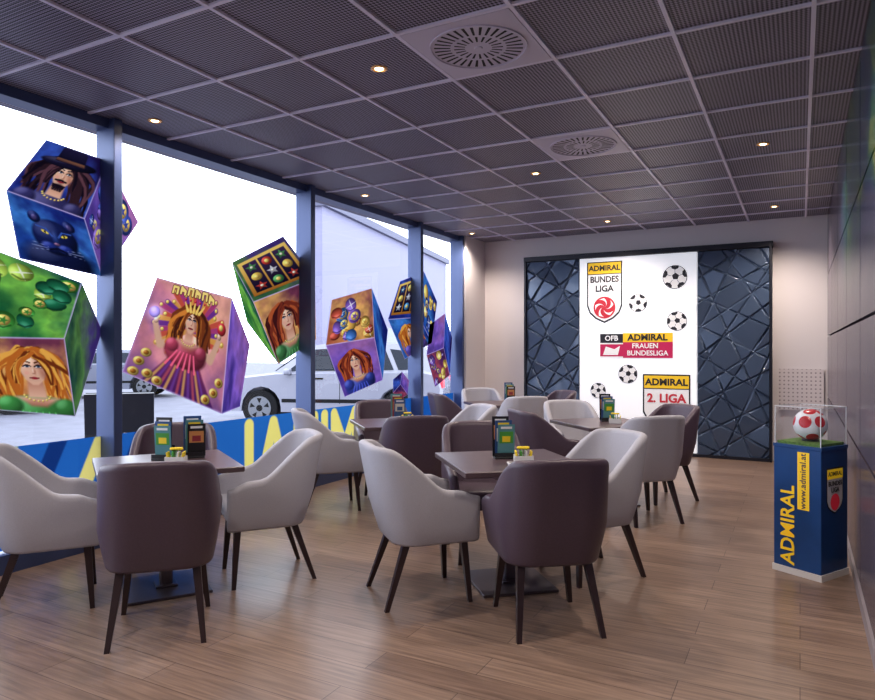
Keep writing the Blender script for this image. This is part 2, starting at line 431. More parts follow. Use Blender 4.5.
def lady(c):
    c.glow(.52, .62, .30, A(255, 200, 110), .5)
    for k in range(26):
        a = pi*(k/25)*1.3-.35; col = (A(200, 80, 60), A(220, 150, 70), A(110, 50, 130), A(170, 60, 110))[k % 4]
        L = .36+.05*math.sin(k*2.1)
        c.line([(.52, .60), (.52+L*.6*math.cos(a), .62+L*.62*math.sin(a)), (.52+L*math.cos(a+.05), .62+L*math.sin(a+.05)*.98)], .016, col, -.3, .012)
        c.ell(.52+L*math.cos(a+.05), .62+L*math.sin(a+.05)*.98, .022, .022, GOLD, 0, .3)
    c.poly([(.16, .0), (.30, .22), (.41, .40), (.63, .40), (.74, .22), (.90, .0)], A(150, 56, 80), .02, grad=A(70, 30, 90))
    for k in range(11): c.line([(.2+.06*k, .0), (.40+.023*k, .36)], .007, (A(200, 140, 90), A(110, 56, 130), A(170, 70, 90))[k % 3], .6, .014)
    c.ell(.52, .36, .13, .09, A(150, 50, 70), 0, .2)
    for k, p in enumerate((((.38, .46), (.24, .38), (.14, .56)), ((.66, .46), (.80, .40), (.88, .60)))):
        c.line(list(p), .034, SKIN*.92, .45, .02); c.ell(p[2][0], p[2][1]+.03, .03, .035, SKIN, 0, .3)
    portrait(c, (A(120, 54, 26), A(220, 130, 50), A(70, 30, 20)), A(170, 60, 80), .52, .68, .62, seed=5)
    for k in range(5): c.line([(.52+.035*(k-2), .77), (.52+.06*(k-2), .86-.01*abs(k-2))], .012, GOLD, .8, .008); c.ell(.52+.06*(k-2), .87, .015, .015, A(200, 40, 60), 0, .3)
    c.ell(.10, .66, .06, .06, A(120, 90, 200), 0, .1); c.glow(.10, .66, .07, A(255, 240, 255), .5)
    c.ell(.90, .70, .06, .06, A(210, 50, 60), 0, .1); c.ell(.89, .71, .03, .03, GOLD, 0, .2)
    for u, v in ((.10, .16), (.20, .08), (.08, .05), (.30, .05), (.88, .14), (.80, .06), (.14, .26), (.93, .24)):
        c.ell(u, v, .055, .045, GOLD*.9, .3, .15); c.ell(u, v, .03, .025, GOLD2, .3, .3)
    word(c, .22, .78, .90, .06, A(255, 220, 120))

P = {
 'navy': (A(26, 34, 104), A(60, 92, 186), A(34, 22, 74)), 'teal': (A(26, 56, 132), A(60, 120, 190), A(20, 30, 96)),
 'green': (A(24, 90, 50), A(120, 186, 70), A(22, 70, 60)), 'dkgreen': (A(26, 56, 50), A(80, 120, 60), A(66, 46, 110)),
 'pink': (A(104, 70, 140), A(200, 120, 136), A(226, 160, 130)), 'violet': (A(70, 50, 130), A(130, 90, 180), A(150, 96, 150)),
 'orange': (A(170, 90, 60), A(230, 170, 90), A(110, 50, 70)), 'maroon': (A(70, 26, 66), A(160, 66, 86), A(44, 26, 80))}
LH = (A(190, 100, 36), A(240, 170, 70), A(110, 46, 20)); DH = (A(44, 26, 34), A(96, 58, 66), A(20, 12, 24))
RH = (A(120, 44, 30), A(184, 84, 44), A(64, 22, 22))
pf = print_film('dice_print_film', .50)
def film_mesh(name, V, F, C, m):
    me = bpy.data.meshes.new(name)
    me.vertices.add(len(V)); me.vertices.foreach_set('co', V.astype(np.float32).ravel())
    me.loops.add(len(F)*4); me.loops.foreach_set('vertex_index', F.astype(np.int32).ravel())
    me.polygons.add(len(F)); me.polygons.foreach_set('loop_start', (np.arange(len(F))*4).astype(np.int32))
    me.update(calc_edges=True); me.validate()
    at = me.color_attributes.new('print', 'FLOAT_COLOR', 'POINT'); at.data.foreach_set('color', C.astype(np.float32).ravel())
    me.materials.append(m)
    return link(name, me)
def quaddie(quads, name='dice_window_decal', res=.0055):
    V = []; F = []; C = []; off = 0
    for q, pal, art in quads:
        a, b_, c_, d_ = [np.array(p, float) for p in q]
        nu = int(min(180, max(40, max(np.linalg.norm(b_-a), np.linalg.norm(c_-d_))/res)))
        nv = int(min(210, max(40, max(np.linalg.norm(d_-a), np.linalg.norm(c_-b_))/res)))
        cv = Cv(nu, nv); cv.bg(*P[pal], seed=len(quads)*7+int(abs(a[0])*100) % 50, ang=.9)
        if art: art(cv)
        cv.edge(A(214, 190, 235), .018)
        u, v = cv.U[..., None], cv.V[..., None]
        pt = (a*(1-u)+b_*u)*v+(d_*(1-u)+c_*u)*(1-v)
        V.append(np.concatenate([np.full((nv*nu, 1), -4.522), pt.reshape(-1, 2)], 1))
        col = np.clip(cv.C, 0, 1).reshape(-1, 3); col = np.where(col <= .04045, col/12.92, ((col+.055)/1.055)**2.4)
        C.append(np.concatenate([col, np.ones((nv*nu, 1))], 1))
        ii = (np.arange(nv-1)[:, None]*nu+np.arange(nu-1)[None]).reshape(-1)+off
        F.append(np.stack([ii, ii+1, ii+nu+1, ii+nu], 1)); off += nv*nu
    return film_mesh(name, np.concatenate(V), np.concatenate(F), np.concatenate(C), pf)
def hexdie(h, pals, arts):
    a, b_, c, d, e, f, j = h
    return quaddie([([a, b_, j, f], pals[0], arts[0]), ([b_, c, d, j], pals[1], arts[1]), ([f, j, d, e], pals[2], arts[2])])
hexdie([(2.82, 2.85), (3.28, 2.82), (3.55, 2.41), (3.24, 1.96), (2.64, 2.02), (2.555, 2.45), (3.10, 2.36)],
       ['navy', 'violet', 'teal'],
       [lambda c: portrait(c, DH, A(50, 46, 90), .5, .54, 1.2, A(26, 22, 46), 4, True), lambda c: gems(c, [A(150, 110, 200), A(60, 80, 170)], 4), lambda c: panther(c)])
hexdie([(2.25, 2.12), (3.08, 1.90), (3.24, 1.56), (3.03, .95), (2.42, 1.05), (2.30, 1.50), (2.95, 1.50)],
       ['green', 'dkgreen', 'orange'],
       [lambda c: gems(c, [A(70, 160, 60), A(180, 210, 80), A(30, 110, 70)], 2), None, lambda c: portrait(c, LH, A(60, 130, 60), .60, .60, 1.2, seed=2)])
quaddie([([(3.72, 2.00), (4.53, 1.89), (4.41, .853), (3.405, 1.254)], 'pink', lady),
         ([(4.53, 1.89), (4.757, 1.467), (4.63, .90), (4.41, .853)], 'violet', None)])
quaddie([([(4.53, 2.21), (5.22, 2.55), (5.72, 2.18), (4.80, 1.87)], 'dkgreen', lambda c: reels(c, [A(200, 60, 50), A(240, 190, 80), A(80, 150, 80), A(220, 210, 210)])),
         ([(4.80, 1.87), (5.72, 2.18), (5.74, 1.53), (5.15, 1.28)], 'orange', lambda c: portrait(c, RH, A(60, 110, 60), .42, .58, 1.05, seed=6)),
         ([(4.53, 2.21), (4.80, 1.87), (5.15, 1.28), (4.72, 1.68)], 'green', None)])
hexdie([(6.01, 1.97), (6.80, 2.16), (7.16, 1.67), (7.04, 1.05), (6.25, .89), (5.905, 1.47), (6.86, 1.57)],
       ['orange', 'teal', 'violet'],
       [lambda c: gems(c, [A(240, 180, 80), A(130, 90, 180), A(200, 80, 60), A(70, 120, 190)], 7), None, lambda c: portrait(c, RH, A(50, 60, 140), .45, .60, 1.0, seed=8)])
hexdie([(7.45, 2.30), (8.08, 2.49), (8.46, 2.10), (8.3, 1.52), (7.57, 1.30), (7.16, 1.80), (7.95, 1.86)],
       ['navy', 'teal', 'teal'], [lambda c: reels(c, [A(220, 220, 230), GOLD, A(70, 140, 190)]), lambda c: gems(c, [GOLD, A(50, 70, 150)], 5), lambda c: portrait(c, LH, A(90, 70, 150))])
hexdie([(8.24, 1.77), (8.70, 1.95), (8.93, 1.6), (8.85, 1.05), (8.4, .90), (8.15, 1.35), (8.66, 1.45)],
       ['violet', 'navy', 'maroon'], [None, None, lambda c: gems(c, [GOLD, A(120, 80, 170)], 3)])
hexdie([(7.28, 1.05), (7.50, 1.14), (7.68, 1.02), (7.64, .84), (7.44, .78), (7.28, .88), (7.46, .98)],
       ['navy', 'violet', 'maroon'], [None, None, None])

# blue lettering band (mirrored, it is read from the street)
LET = {'A': [[(0, 0), (.3, 1), (.6, 0)], [(.13, .36), (.47, .36)]], 'D': [[(0, 0), (0, 1), (.32, 1), (.55, .75), (.55, .25), (.32, 0), (0, 0)]],
       'M': [[(0, 0), (0, 1), (.36, .3), (.72, 1), (.72, 0)]], 'I': [[(0, 0), (0, 1)]], 'R': [[(0, 0), (0, 1), (.38, 1), (.52, .88), (.52, .62), (.38, .5), (0, .5)], [(.28, .5), (.56, 0)]],
       'L': [[(0, 1), (0, 0), (.46, 0)]]}
bw, bh = 10.9, .66
NV = 68
cv = Cv(1090, NV, bw, bh)
n = cv.fbm(3, .5, 3)[..., None]; cv.C = A(20, 76, 156)*(1-n)+A(56, 126, 194)*n
for k in range(4):
    y0_ = 4.15+.34*k
    cv.poly([(y0_, 0), (y0_+.13, 0), (y0_+.43, bh), (y0_+.30, bh)], A(232, 214, 120) if k % 2 == 0 else A(20, 50, 110), .01)
for right in (2.9, 9.35):
    xx = right
    for ch in 'ADMIRAL':
        wd = {'A': .6, 'D': .55, 'M': .72, 'I': 0, 'R': .56, 'L': .46}[ch]*.54
        for st in LET[ch]: cv.line([(xx-p[0]*.54, .07+p[1]*.52) for p in st], .054, A(244, 226, 120), 0, .012)
        xx -= wd+.17
V = np.stack([np.full(cv.U.shape, -4.518), YF+.05+cv.U, .13+cv.V], -1).reshape(-1, 3)
col = np.clip(cv.C, 0, 1).reshape(-1, 3); col = ((col+.055)/1.055)**2.4
ii = (np.arange(NV-1)[:, None]*1090+np.arange(1089)[None]).reshape(-1)
film_mesh('window_lettering_band', V, np.stack([ii, ii+1, ii+1091, ii+1090], 1), np.concatenate([col, np.ones((len(col), 1))], 1), print_film('band_film', .58))

# ------------------------------------------------------------------ chairs
def sstep(x):
    x = max(0, min(1, x)); return x*x*(3-2*x)
def chair_mesh(fab, name):
    B = MB()
    wood = mat('leg_wood_dark', rgb(44, 28, 30), 0.35)
    hw, yf, yb, r = 0.262, 0.235, -0.235, 0.15
    st = []
    for i in range(12): st.append((hw, yf+(yb+r-yf)*i/11, 1, 0))
    for i in range(1, 12):
        a = pi/2*i/12; st.append((hw-r+r*math.cos(a), yb+r-r*math.sin(a), math.cos(a), -math.sin(a)))
    for i in range(9): st.append((hw-r-(2*(hw-r))*i/8, yb, 0, -1))
    for i in range(1, 12):
        a = pi/2*(1-i/12); st.append((-(hw-r+r*math.cos(a)), yb+r-r*math.sin(a), -math.cos(a), -math.sin(a)))
    for i in range(12): st.append((-hw, yb+r+(yf-yb-r)*i/11, -1, 0))
    rings = []
    for (x, y, nx, ny) in st:
        bk = sstep((0.06-y)/0.24)
        cr = 1-0.08*abs(x/hw)**3
        top = 0.635+0.02*sstep((yf-y)/.3)-.03*sstep((y-.14)/.1)+0.24*bk*cr
        th = 0.030
        prof = []
        for o, z in ((.75, .345), (.98, .36), (1, .45), (1, .55), (1, 'a'), (.95, 'b'), (.7, 'c'), (.3, 'd'), (-.3, 'd'), (-.7, 'c'), (-.95, 'b'), (-1, 'a'), (-1, .52), (-1, .44), (-.9, .37)):
            zz = {'a': top-.035, 'b': top-.018, 'c': top-.006, 'd': top}.get(z, z)
            if isinstance(z, float): zz = min(z, top-.06)
            t = (zz-.36)/.5
            flare = -.038*(1-min(1, t/.5))**1.4 - 0.022*max(0, t-.55)*(abs(nx))*2
            lean = -.085*bk*max(0, t)**1.2
            prof.append(Vector((x+nx*(o*th+flare), y+ny*(o*th+flare)+lean, zz)))
        rings.append(prof)
    n = len(rings[0]); vs = [p for rg in rings for p in rg]; fs = []
    for i in range(len(rings)-1):
        for k in range(n):
            fs.append([i*n+k, i*n+(k+1) % n, (i+1)*n+(k+1) % n, (i+1)*n+k])
    B.add(vs, fs, fab, True)
    for ring in (rings[0], rings[-1]):
        c = sum(ring, Vector())/n
        r2 = [Vector((c.x+(p.x-c.x)*.8, p.y+.016, c.z+(p.z-c.z)*.965)) for p in ring]
        r3 = [Vector((c.x+(p.x-c.x)*.4, p.y+.022, c.z+(p.z-c.z)*.93)) for p in ring]
        B.add(ring+r2+r3, [[k, (k+1) % n, n+(k+1) % n, n+k] for k in range(n)]+[[n+k, n+(k+1) % n, 2*n+(k+1) % n, 2*n+k] for k in range(n)]+[[2*n+k for k in range(n)]], fab, True)
    B.box((0, 0.045, .385), (.43, .36, .07), fab, bev=.02, seg=3)
    B.box((0, -.10, .385), (.24, .20, .07), fab, bev=.02, seg=3)
    B.box((0, 0.055, .445), (.475, .42, .085), fab, bev=.032, seg=4)
    B.box((0, -.12, .445), (.26, .18, .083), fab, bev=.03, seg=4)
    for sx in (-1, 1):
        for sy in (-1, 1):
            t0 = Vector((sx*.170, .185 if sy > 0 else -.135, .39)); t1 = Vector((sx*.215, .215 if sy > 0 else -.27, 0))
            a, c = .021, .012
            vs = [t0+Vector((p*a, q*a, 0)) for p, q in ((-1, -1), (1, -1), (1, 1), (-1, 1))]+[t1+Vector((p*c, q*c, 0)) for p, q in ((-1, -1), (1, -1), (1, 1), (-1, 1))]
            B.add(vs, [[0, 1, 2, 3], [4, 5, 6, 7]]+[[k, (k+1) % 4, 4+(k+1) % 4, 4+k] for k in range(4)], wood)
    o = B.obj(name); me = o.data; bpy.data.objects.remove(o); return me
fab_l = mat('fabric_light_grey', rgb(176, 175, 186), 0.7, bump=.12, nscale=180, noise=.05)
fab_d = mat('leather_aubergine', rgb(78, 63, 78), 0.40, bump=.08, nscale=120, noise=.08)
me_l = chair_mesh(fab_l, 'armchair_light'); me_d = chair_mesh(fab_d, 'armchair_dark')
def chair(x, y, tx, ty, dk, jit=0):
    th = math.atan2(-(tx-x), (ty-y))+math.radians(jit)
    link('dining_chair', me_d if dk else me_l, Matrix.Translation((x, y, 0)) @ Matrix.Rotation(th, 4, 'Z'))

# ------------------------------------------------------------------ tables
wood_t = mat('tabletop_dark_wood', rgb(84, 68, 74), 0.33, noise=.12, nscale=8)
steel = mat('brushed_steel_dark', rgb(92, 84, 92), 0.35, 0.8)
def table_mesh():
    B = MB()
    B.box((0, 0, .734), (.76, .76, .032), wood_t, bev=.004, seg=1)
    B.box((0, 0, .708), (.34, .34, .02), steel)
    B.box((0, 0, .36), (.07, .07, .69), steel, bev=.006, seg=1)
    B.box((0, 0, .008), (.46, .46, .016), steel, bev=.003, seg=1)
    B.box((0, 0, .022), (.12, .12, .014), steel, bev=.003, seg=1)
    o = B.obj('cafe_table'); me = o.data; bpy.data.objects.remove(o); return me
me_t = table_mesh()
blackp = mat('black_plastic', rgb(26, 26, 32), .35)
m_yl = mat('yellow_paper', rgb(240, 210, 40), .6); m_gn = mat('green_paper', rgb(70, 150, 60), .6)
m_wh = mat('white_ceramic', rgb(236, 236, 238), .25); m_bl = mat('menu_blue', rgb(50, 84, 140), .35)
m_rd = mat('menu_red', rgb(150, 50, 60), .35); m_or = mat('menu_orange', rgb(206, 140, 84), .4); m_tl = mat('menu_teal', rgb(84, 140, 150), .35)
m_cr = mat('menu_cream', rgb(214, 208, 196), .4)
def menu(x, y, rz, k=0):
    B = MB()
    B.box((0, 0, .006), (.12, .07, .012), blackp, bev=.003)
    B.box((0, .030, .05), (.12, .004, .08), blackp); B.box((0, -.030, .022), (.12, .004, .03), blackp)
    cs = [(blackp, m_bl, m_tl), (m_bl, m_tl, blackp), (m_tl, m_rd, m_bl)][k % 3]
    for i, c in enumerate(cs):
        M = Matrix.Translation((.012*(i-1), .020-.018*i, .012)) @ Matrix.Rotation(math.radians(-3+4*i), 4, 'X')
        hgt = .245-.022*i
        B.box((0, 0, hgt/2), (.105, .003, hgt), c, M)
        B.box((0, -.0021, hgt*.60), (.085, .001, hgt*.36), (m_or, m_cr, m_gn)[(i+k) % 3], M)
        B.box((0, -.0028, hgt*.55), (.05, .001, hgt*.18), (m_rd, m_bl, m_yl)[(i+k) % 3], M)
        B.box((0, -.0021, hgt*.9), (.07, .001, hgt*.07), m_yl if i == 1 else m_wh, M)
        B.box((0, .0021, hgt*.6), (.085, .001, hgt*.5), (m_tl, m_or, m_bl)[(i+k) % 3], M)
    B.obj('table_menu_holder', Matrix.Translation((x, y, .75)) @ Matrix.Rotation(rz, 4, 'Z'))
def caddy(x, y, rz):
    B = MB()
    B.box((0, 0, .006), (.11, .08, .012), m_wh, bev=.004)
    for s in (-1, 1):
        B.box((0, s*.037, .025), (.11, .005, .04), m_wh); B.box((s*.053, 0, .025), (.005, .075, .04), m_wh)
    for i in range(4):
        M = Matrix.Translation((-.036+.024*i, 0, .012)) @ Matrix.Rotation(.12*(i-1.5), 4, 'Y')
        B.box((0, 0, .03), (.008, .06, .06), (m_yl, m_gn, m_wh, m_yl)[i], M)
    for i in range(3):
        B.cone((.0+.02*i-.02, .01, .055), .003, .003, .06, m_gn, 6)
        for q in range(6):
            a = q*pi/3; B.sphere((.02*i-.02+.011*math.cos(a), .01+.011*math.sin(a), .088), .008, m_yl, u=8, w=6)
    B.obj('sugar_packet_caddy', Matrix.Translation((x, y, .75)) @ Matrix.Rotation(rz, 4, 'Z'))
def dish(x, y):
    B = MB(); B.cone((0, 0, .012), .035, .045, .024, m_wh, 20); B.cone((0, 0, .0245), .036, .036, .002, mat('coaster_grey', rgb(120, 115, 118), .6), 20)
    B.obj('small_dish', Matrix.Translation((x, y, .75)))
tables = [
 (-1.57, 3.87, 41, [(-1.19, 3.43, 1), (-1.95, 3.46, 0), (-1.20, 4.28, 0), (-1.94, 4.33, 1)]),
 (-3.35, 2.82, 57, [(-2.90, 2.42, 1), (-3.00, 3.28, 0), (-3.74, 2.36, 0), (-3.78, 3.24, 1)]),
 (-3.31, 5.40, 45, [(-2.90, 4.98, 1), (-3.74, 4.97, 0), (-2.89, 5.82, 0), (-3.73, 5.82, 1)]),
 (-1.60, 6.30, 45, [(-1.99, 5.86, 1), (-1.19, 5.88, 0), (-1.19, 6.72, 1), (-2.00, 6.73, 0)]),
 (-3.35, 8.00, 45, [(-2.93, 7.57, 0), (-3.77, 7.58, 1), (-2.89, 8.43, 1), (-3.77, 8.42, 0)]),
]
for i, (tx, ty, rz, chs) in enumerate(tables):
    link('cafe_table', me_t, Matrix.Translation((tx, ty, 0)) @ Matrix.Rotation(math.radians(rz), 4, 'Z'))
    for j, (x, y, dk) in enumerate(chs): chair(x, y, tx, ty, dk, ((j*7+i*5) % 5-2)*2)
menu(-1.62, 3.90, math.radians(35), 0); caddy(-1.45, 3.80, .5)
menu(-3.33, 3.02, math.radians(48), 1); menu(-3.42, 2.86, math.radians(20), 0); caddy(-3.24, 2.80, .6)
menu(-3.33, 5.45, math.radians(40), 2); caddy(-3.20, 5.40, .3)
menu(-1.60, 6.38, math.radians(30), 0); caddy(-1.49, 6.24, .2)
menu(-3.25, 8.03, math.radians(30), 1)
dish(-1.45, 3.66)

# ------------------------------------------------------------------ back feature wall
m_navy = mat('navy_relief', rgb(70, 86, 112), .3, .35, coat=.3)
m_blk = mat('black_metal', rgb(30, 32, 44), .4, .3)
YP = 9.60
def relief(x0, x1, seed, name):
    rnd = random.Random(seed); w = x1-x0; h = 2.68
    L = []
    for ang, stepz in ((math.radians(33), .36), (math.radians(-30), .40), (math.radians(62), .62), (math.radians(-64), .75)):
        z = -1.3
        while z < h+1.3:
            a = ang+rnd.uniform(-.10, .10); pz = z+rnd.uniform(-.06, .06)
            L.append((w/2, pz, -math.sin(a), math.cos(a))); z += stepz/ (1 if abs(ang) < .7 else .8)
    nx, nz = int(w/.0105), int(h/.0105)
    info = []; cen = {}
    for j in range(nz+1):
        for i in range(nx+1):
            x, z = w*i/nx, h*j/nz
            key = 0; dm = 9
            for k, l in enumerate(L):
                d = (x-l[0])*l[2]+(z-l[1])*l[3]
                if d > 0: key |= 1 << k
                dm = min(dm, abs(d))
            info.append((x, z, key, dm))
            c = cen.setdefault(key, [0, 0, 0]); c[0] += x; c[1] += z; c[2] += 1
    vs = []; fs = []
    for x, z, key, dm in info:
        c = cen[key]; rr = random.Random(key*31+seed); tx, tz = rr.uniform(-.14, .14), rr.uniform(-.14, .14)
        f = min(1, dm/.016)
        o = f*max(.004, .022+tx*(x-c[0]/c[2])+tz*(z-c[1]/c[2]))
        vs.append((x0+x, YP-o, .04+z))
    for j in range(nz):
        for i in range(nx):
            a = j*(nx+1)+i; fs.append([a, a+1, a+nx+2, a+nx+1])
    B = MB(); B.add(vs, fs, m_navy, False)
    B.box(((x0+x1)/2, YP+.05, 1.38), (w, .09, 2.72), m_blk)
    return B.obj(name)
relief(-3.60, -2.81, 3, 'relief_wall_panel'); relief(-1.20, -.345, 11, 'relief_wall_panel')
B = MB()
B.box((-1.97, 9.62, 2.765), (3.34, .15, .07), m_blk, bev=.004, seg=1)
B.box((-.325, 9.62, 1.365), (.03, .15, 2.73), m_blk); B.box((-3.62, 9.62, 1.365), (.03, .15, 2.73), m_blk)
B.box((-1.97, 9.62, .02), (3.24, .14, .04), m_blk)
B.obj('trim_feature_wall_frame')
m_lb = mat('backlit_panel', rgb(240, 240, 246), .4, emit=(.90, .93, 1, 1), es=.5)
sign = MB(); sign.box((0, .03, 0), (1.585, .09, 2.68), m_lb)
sign = sign.obj('backlit_sign_panel', Matrix.Translation((-2.005, 9.60, 1.385)))
def PP(x, z, dy=0): return (x+2.005, -.0165-dy, z-1.385)
def e_(name, col): return mat(name, col, .5, emit=col, es=.2)
s_yel = e_('sign_yellow', rgb(246, 200, 36)); s_blk = mat('sign_black', rgb(30, 30, 42), .5); s_wht = e_('sign_white', rgb(240, 240, 244))
s_red = e_('sign_red', rgb(190, 36, 54)); s_mag = e_('sign_magenta', rgb(190, 24, 84)); s_gry = mat('sign_grey', rgb(120, 120, 130), .5)
def flat(B, pts, m, dy):
    n = len(pts)
    vs = [PP(p[0], p[1], dy) for p in pts]; B.add(vs, [list(range(n))], m)
def rect(x0, x1, z0, z1): return [(x0, z0), (x1, z0), (x1, z1), (x0, z1)]
def shield(cx, z0, z1, w):
    h = z1-z0
    return [(cx-w/2, z1), (cx+w/2, z1), (cx+w/2, z0+h*.28), (cx+w*.42, z0+h*.16), (cx+w*.25, z0+h*.07), (cx, z0), (cx-w*.25, z0+h*.07), (cx-w*.42, z0+h*.16), (cx-w/2, z0+h*.28)]
def txt(s, size, x, z, m, dy, sx=1.0, bold=.02):
    text(s, size, frame(PP(x, z, dy), (1, 0, 0), (0, 0, 1)), m, sign, bold, sx=sx)
def circ(cx, cz, r, n=32, a0=0): return [(cx+r*math.cos(2*pi*i/n+a0), cz+r*math.sin(2*pi*i/n+a0)) for i in range(n)]
B = MB()
flat(B, shield(-2.44, 1.80, 2.67, .50), s_blk, .002); flat(B, shield(-2.44, 1.825, 2.655, .465), s_wht, .004)
flat(B, rect(-2.672, -2.208, 2.50, 2.655), s_yel, .006); flat(B, rect(-2.672, -2.208, 2.488, 2.50), s_blk, .006)
def swirl(cx, cz, r, dy, c):
    flat(B, circ(cx, cz, r), c, dy)
    for k in range(5):
        a = 2*pi*k/5+.5
        pts = []
        for t in range(7):
            q = t/6; aa = a+q*1.1; rr = r*(.05+.82*q); pts.append((cx+rr*math.cos(aa), cz+rr*math.sin(aa)))
        for t in range(7):
            q = 1-t/6; aa = a+.75*q+q*1.0-.1; rr = r*(.05+.82*q); pts.append((cx+rr*math.cos(aa), cz+rr*math.sin(aa)))
        flat(B, pts, s_wht, dy+.002)
swirl(-2.44, 2.02, .155, .006, s_red)
def ball(cx, cz, r, a0):
    flat(B, circ(cx, cz, r), s_blk, .002); flat(B, circ(cx, cz, r*.95), s_wht, .003)
    flat(B, circ(cx+.05*r, cz+.05*r, r*.3, 5, a0), s_blk, .004)
    for k in range(5):
        a = a0+2*pi*k/5
        d = Vector((math.cos(a), math.sin(a))); t = Vector((-d.y, d.x)); c = Vector((cx, cz))
        q = [c+d*r*.93-t*r*.33, c+d*r*.93+t*r*.33, c+d*r*.72+t*r*.26, c+d*r*.62, c+d*r*.72-t*r*.26]
        flat(B, [tuple(p) for p in q], s_blk, .004)
        q = [c+d*r*.3-t*r*.02, c+d*r*.3+t*r*.02, c+d*r*.64+t*r*.02, c+d*r*.64-t*r*.02]; flat(B, [tuple(p) for p in q], s_gry, .004)
for q in ((-1.489, 2.405, .16, .3), (-1.977, 2.07, .125, 1.0), (-1.463, 1.81, .13, .6), (-2.114, 1.086, .13, 1.3), (-2.53, .844, .11, .2)): ball(*q)
flat(B, rect(-2.506, -2.17, 1.31, 1.655), s_wht, .003); flat(B, rect(-2.50, -2.18, 1.33, 1.50), s_mag, .004)
flat(B, rect(-2.50, -2.18, 1.52, 1.645), s_blk, .004)
flat(B, [(-2.46, 1.35), (-2.25, 1.35), (-2.22, 1.48), (-2.3, 1.43), (-2.42, 1.47)], s_wht, .006)
flat(B, rect(-2.18, -1.515, 1.53, 1.655), s_yel, .004); flat(B, rect(-2.18, -1.515, 1.31, 1.53), s_mag, .004)
flat(B, shield(-1.60, .36, 1.09, .62), s_blk, .002); flat(B, shield(-1.60, .385, 1.07, .58), s_wht, .004)
flat(B, rect(-1.89, -1.31, .90, 1.07), s_yel, .006); flat(B, rect(-1.89, -1.31, .888, .90), s_blk, .006)
swirl(-1.60, .53, .12, .006, s_red)
B.obj('printed_logos', Matrix.Identity(4), sign)
txt('ADMIRAL', .105, -2.44, 2.575, s_blk, .008, 1.0, .035); txt('BUNDES', .12, -2.44, 2.415, s_blk, .008, .9, .03); txt('LIGA', .12, -2.44, 2.285, s_blk, .008, 1.0, .03)
txt('ADMIRAL', .12, -1.85, 1.59, s_blk, .008, 1.05, .035); txt('FRAUEN', .095, -1.88, 1.475, s_wht, .008); txt('BUNDESLIGA', .095, -1.85, 1.375, s_wht, .008, .98)
txt('OFB', .10, -2.34, 1.582, s_wht, .008)
txt('ADMIRAL', .125, -1.60, .98, s_blk, .008, 1.05, .035); txt('2. LIGA', .16, -1.60, .76, s_red, .008, 1.0, .035)

B = MB(); B.box((0, 0, 0), (.50, .02, .52), dots_mat()); B.obj('perforated_panel', Matrix.Translation((.01, 9.68, .92)))

# ------------------------------------------------------------------ display pedestal
pM = Matrix.Translation((.058, 4.97, 0)) @ Matrix.Rotation(math.radians(-30), 4, 'Z')
m_pb = mat('pedestal_blue', rgb(24, 70, 132), .35, noise=.25, nscale=3); acr = glass_mat('acrylic', .45, .05)
B = MB(); S = .305
B.box((0, 0, .02), (S+.012, S+.012, .04), m_wh); B.box((0, 0, .42), (S, S, .76), m_pb, bev=.003, seg=1)
B.box((0, 0, .81), (S+.006, S+.006, .02), m_pb)
turf = mat('artificial_turf', rgb(96, 130, 60), .9, noise=.4, nscale=60, bump=.6)
B.box((0, 0, .828), (S-.03, S-.03, .018), turf)
for sx, sy in ((0, -1), (0, 1), (-1, 0), (1, 0)):
    d = S/2-.006
    if sx: vs = [(sx*d, -d, .82), (sx*d, d, .82), (sx*d, d, 1.06), (sx*d, -d, 1.06)]
    else: vs = [(-d, sy*d, .82), (d, sy*d, .82), (d, sy*d, 1.06), (-d, sy*d, 1.06)]
    B.add(vs, [[0, 1, 2, 3]], acr)
d = S/2-.006; B.add([(-d, -d, 1.06), (d, -d, 1.06), (d, d, 1.06), (-d, d, 1.06)], [[0, 1, 2, 3]], acr)
m_ed = mat('acrylic_edge', rgb(226, 230, 236), .15)
for sx in (-1, 1):
    for sy in (-1, 1): B.box((sx*d, sy*d, .94), (.005, .005, .24), m_ed)
    B.box((sx*d, 0, 1.06), (.005, 2*d, .005), m_ed); B.box((0, sx*d, 1.06), (2*d, .005, .005), m_ed)
for k, (w, h, z0, m_) in enumerate(((.19, .29, .40, s_blk), (.175, .27, .41, m_wh))):
    pts = shield(0, z0, z0+h, w); B.add([(S/2+.001+.001*k, p[0], p[1]) for p in pts], [list(range(len(pts)))], m_)
B.add([(S/2+.003, -.0875, .62), (S/2+.003, .0875, .62), (S/2+.003, .0875, .68), (S/2+.003, -.0875, .68)], [[0, 1, 2, 3]], s_yel)
B.add([(S/2+.003, .052*math.cos(i*pi/12), .475+.052*math.sin(i*pi/12)) for i in range(24)], [list(range(24))], s_red)
ped = B.obj('display_pedestal', pM)
text('ADMIRAL', .125, frame((-.055, -S/2-.003, .31), (0, 0, 1), (-1, 0, 0)), s_yel, ped, .02, sx=.95)
B = MB(); B.add([(.005, -S/2-.002, .42), (.08, -S/2-.002, .42), (.08, -S/2-.002, .78), (.005, -S/2-.002, .78)], [[0, 1, 2, 3]], s_yel); B.obj('label_strip', Matrix.Identity(4), ped)
text('www.admiral.at', .055, frame((.042, -S/2-.004, .60), (0, 0, 1), (-1, 0, 0)), mat('ink_navy', rgb(16, 36, 80), .5), ped, .01)
text('BUNDES', .042, frame((S/2+.004, 0, .59), (0, 1, 0), (0, 0, 1)), s_blk, ped, .015); text('LIGA', .042, frame((S/2+.004, 0, .55), (0, 1, 0), (0, 0, 1)), s_blk, ped, .015)
text('ADMIRAL', .038, frame((S/2+.004, 0, .65), (0, 1, 0), (0, 0, 1)), s_blk, ped, .015)
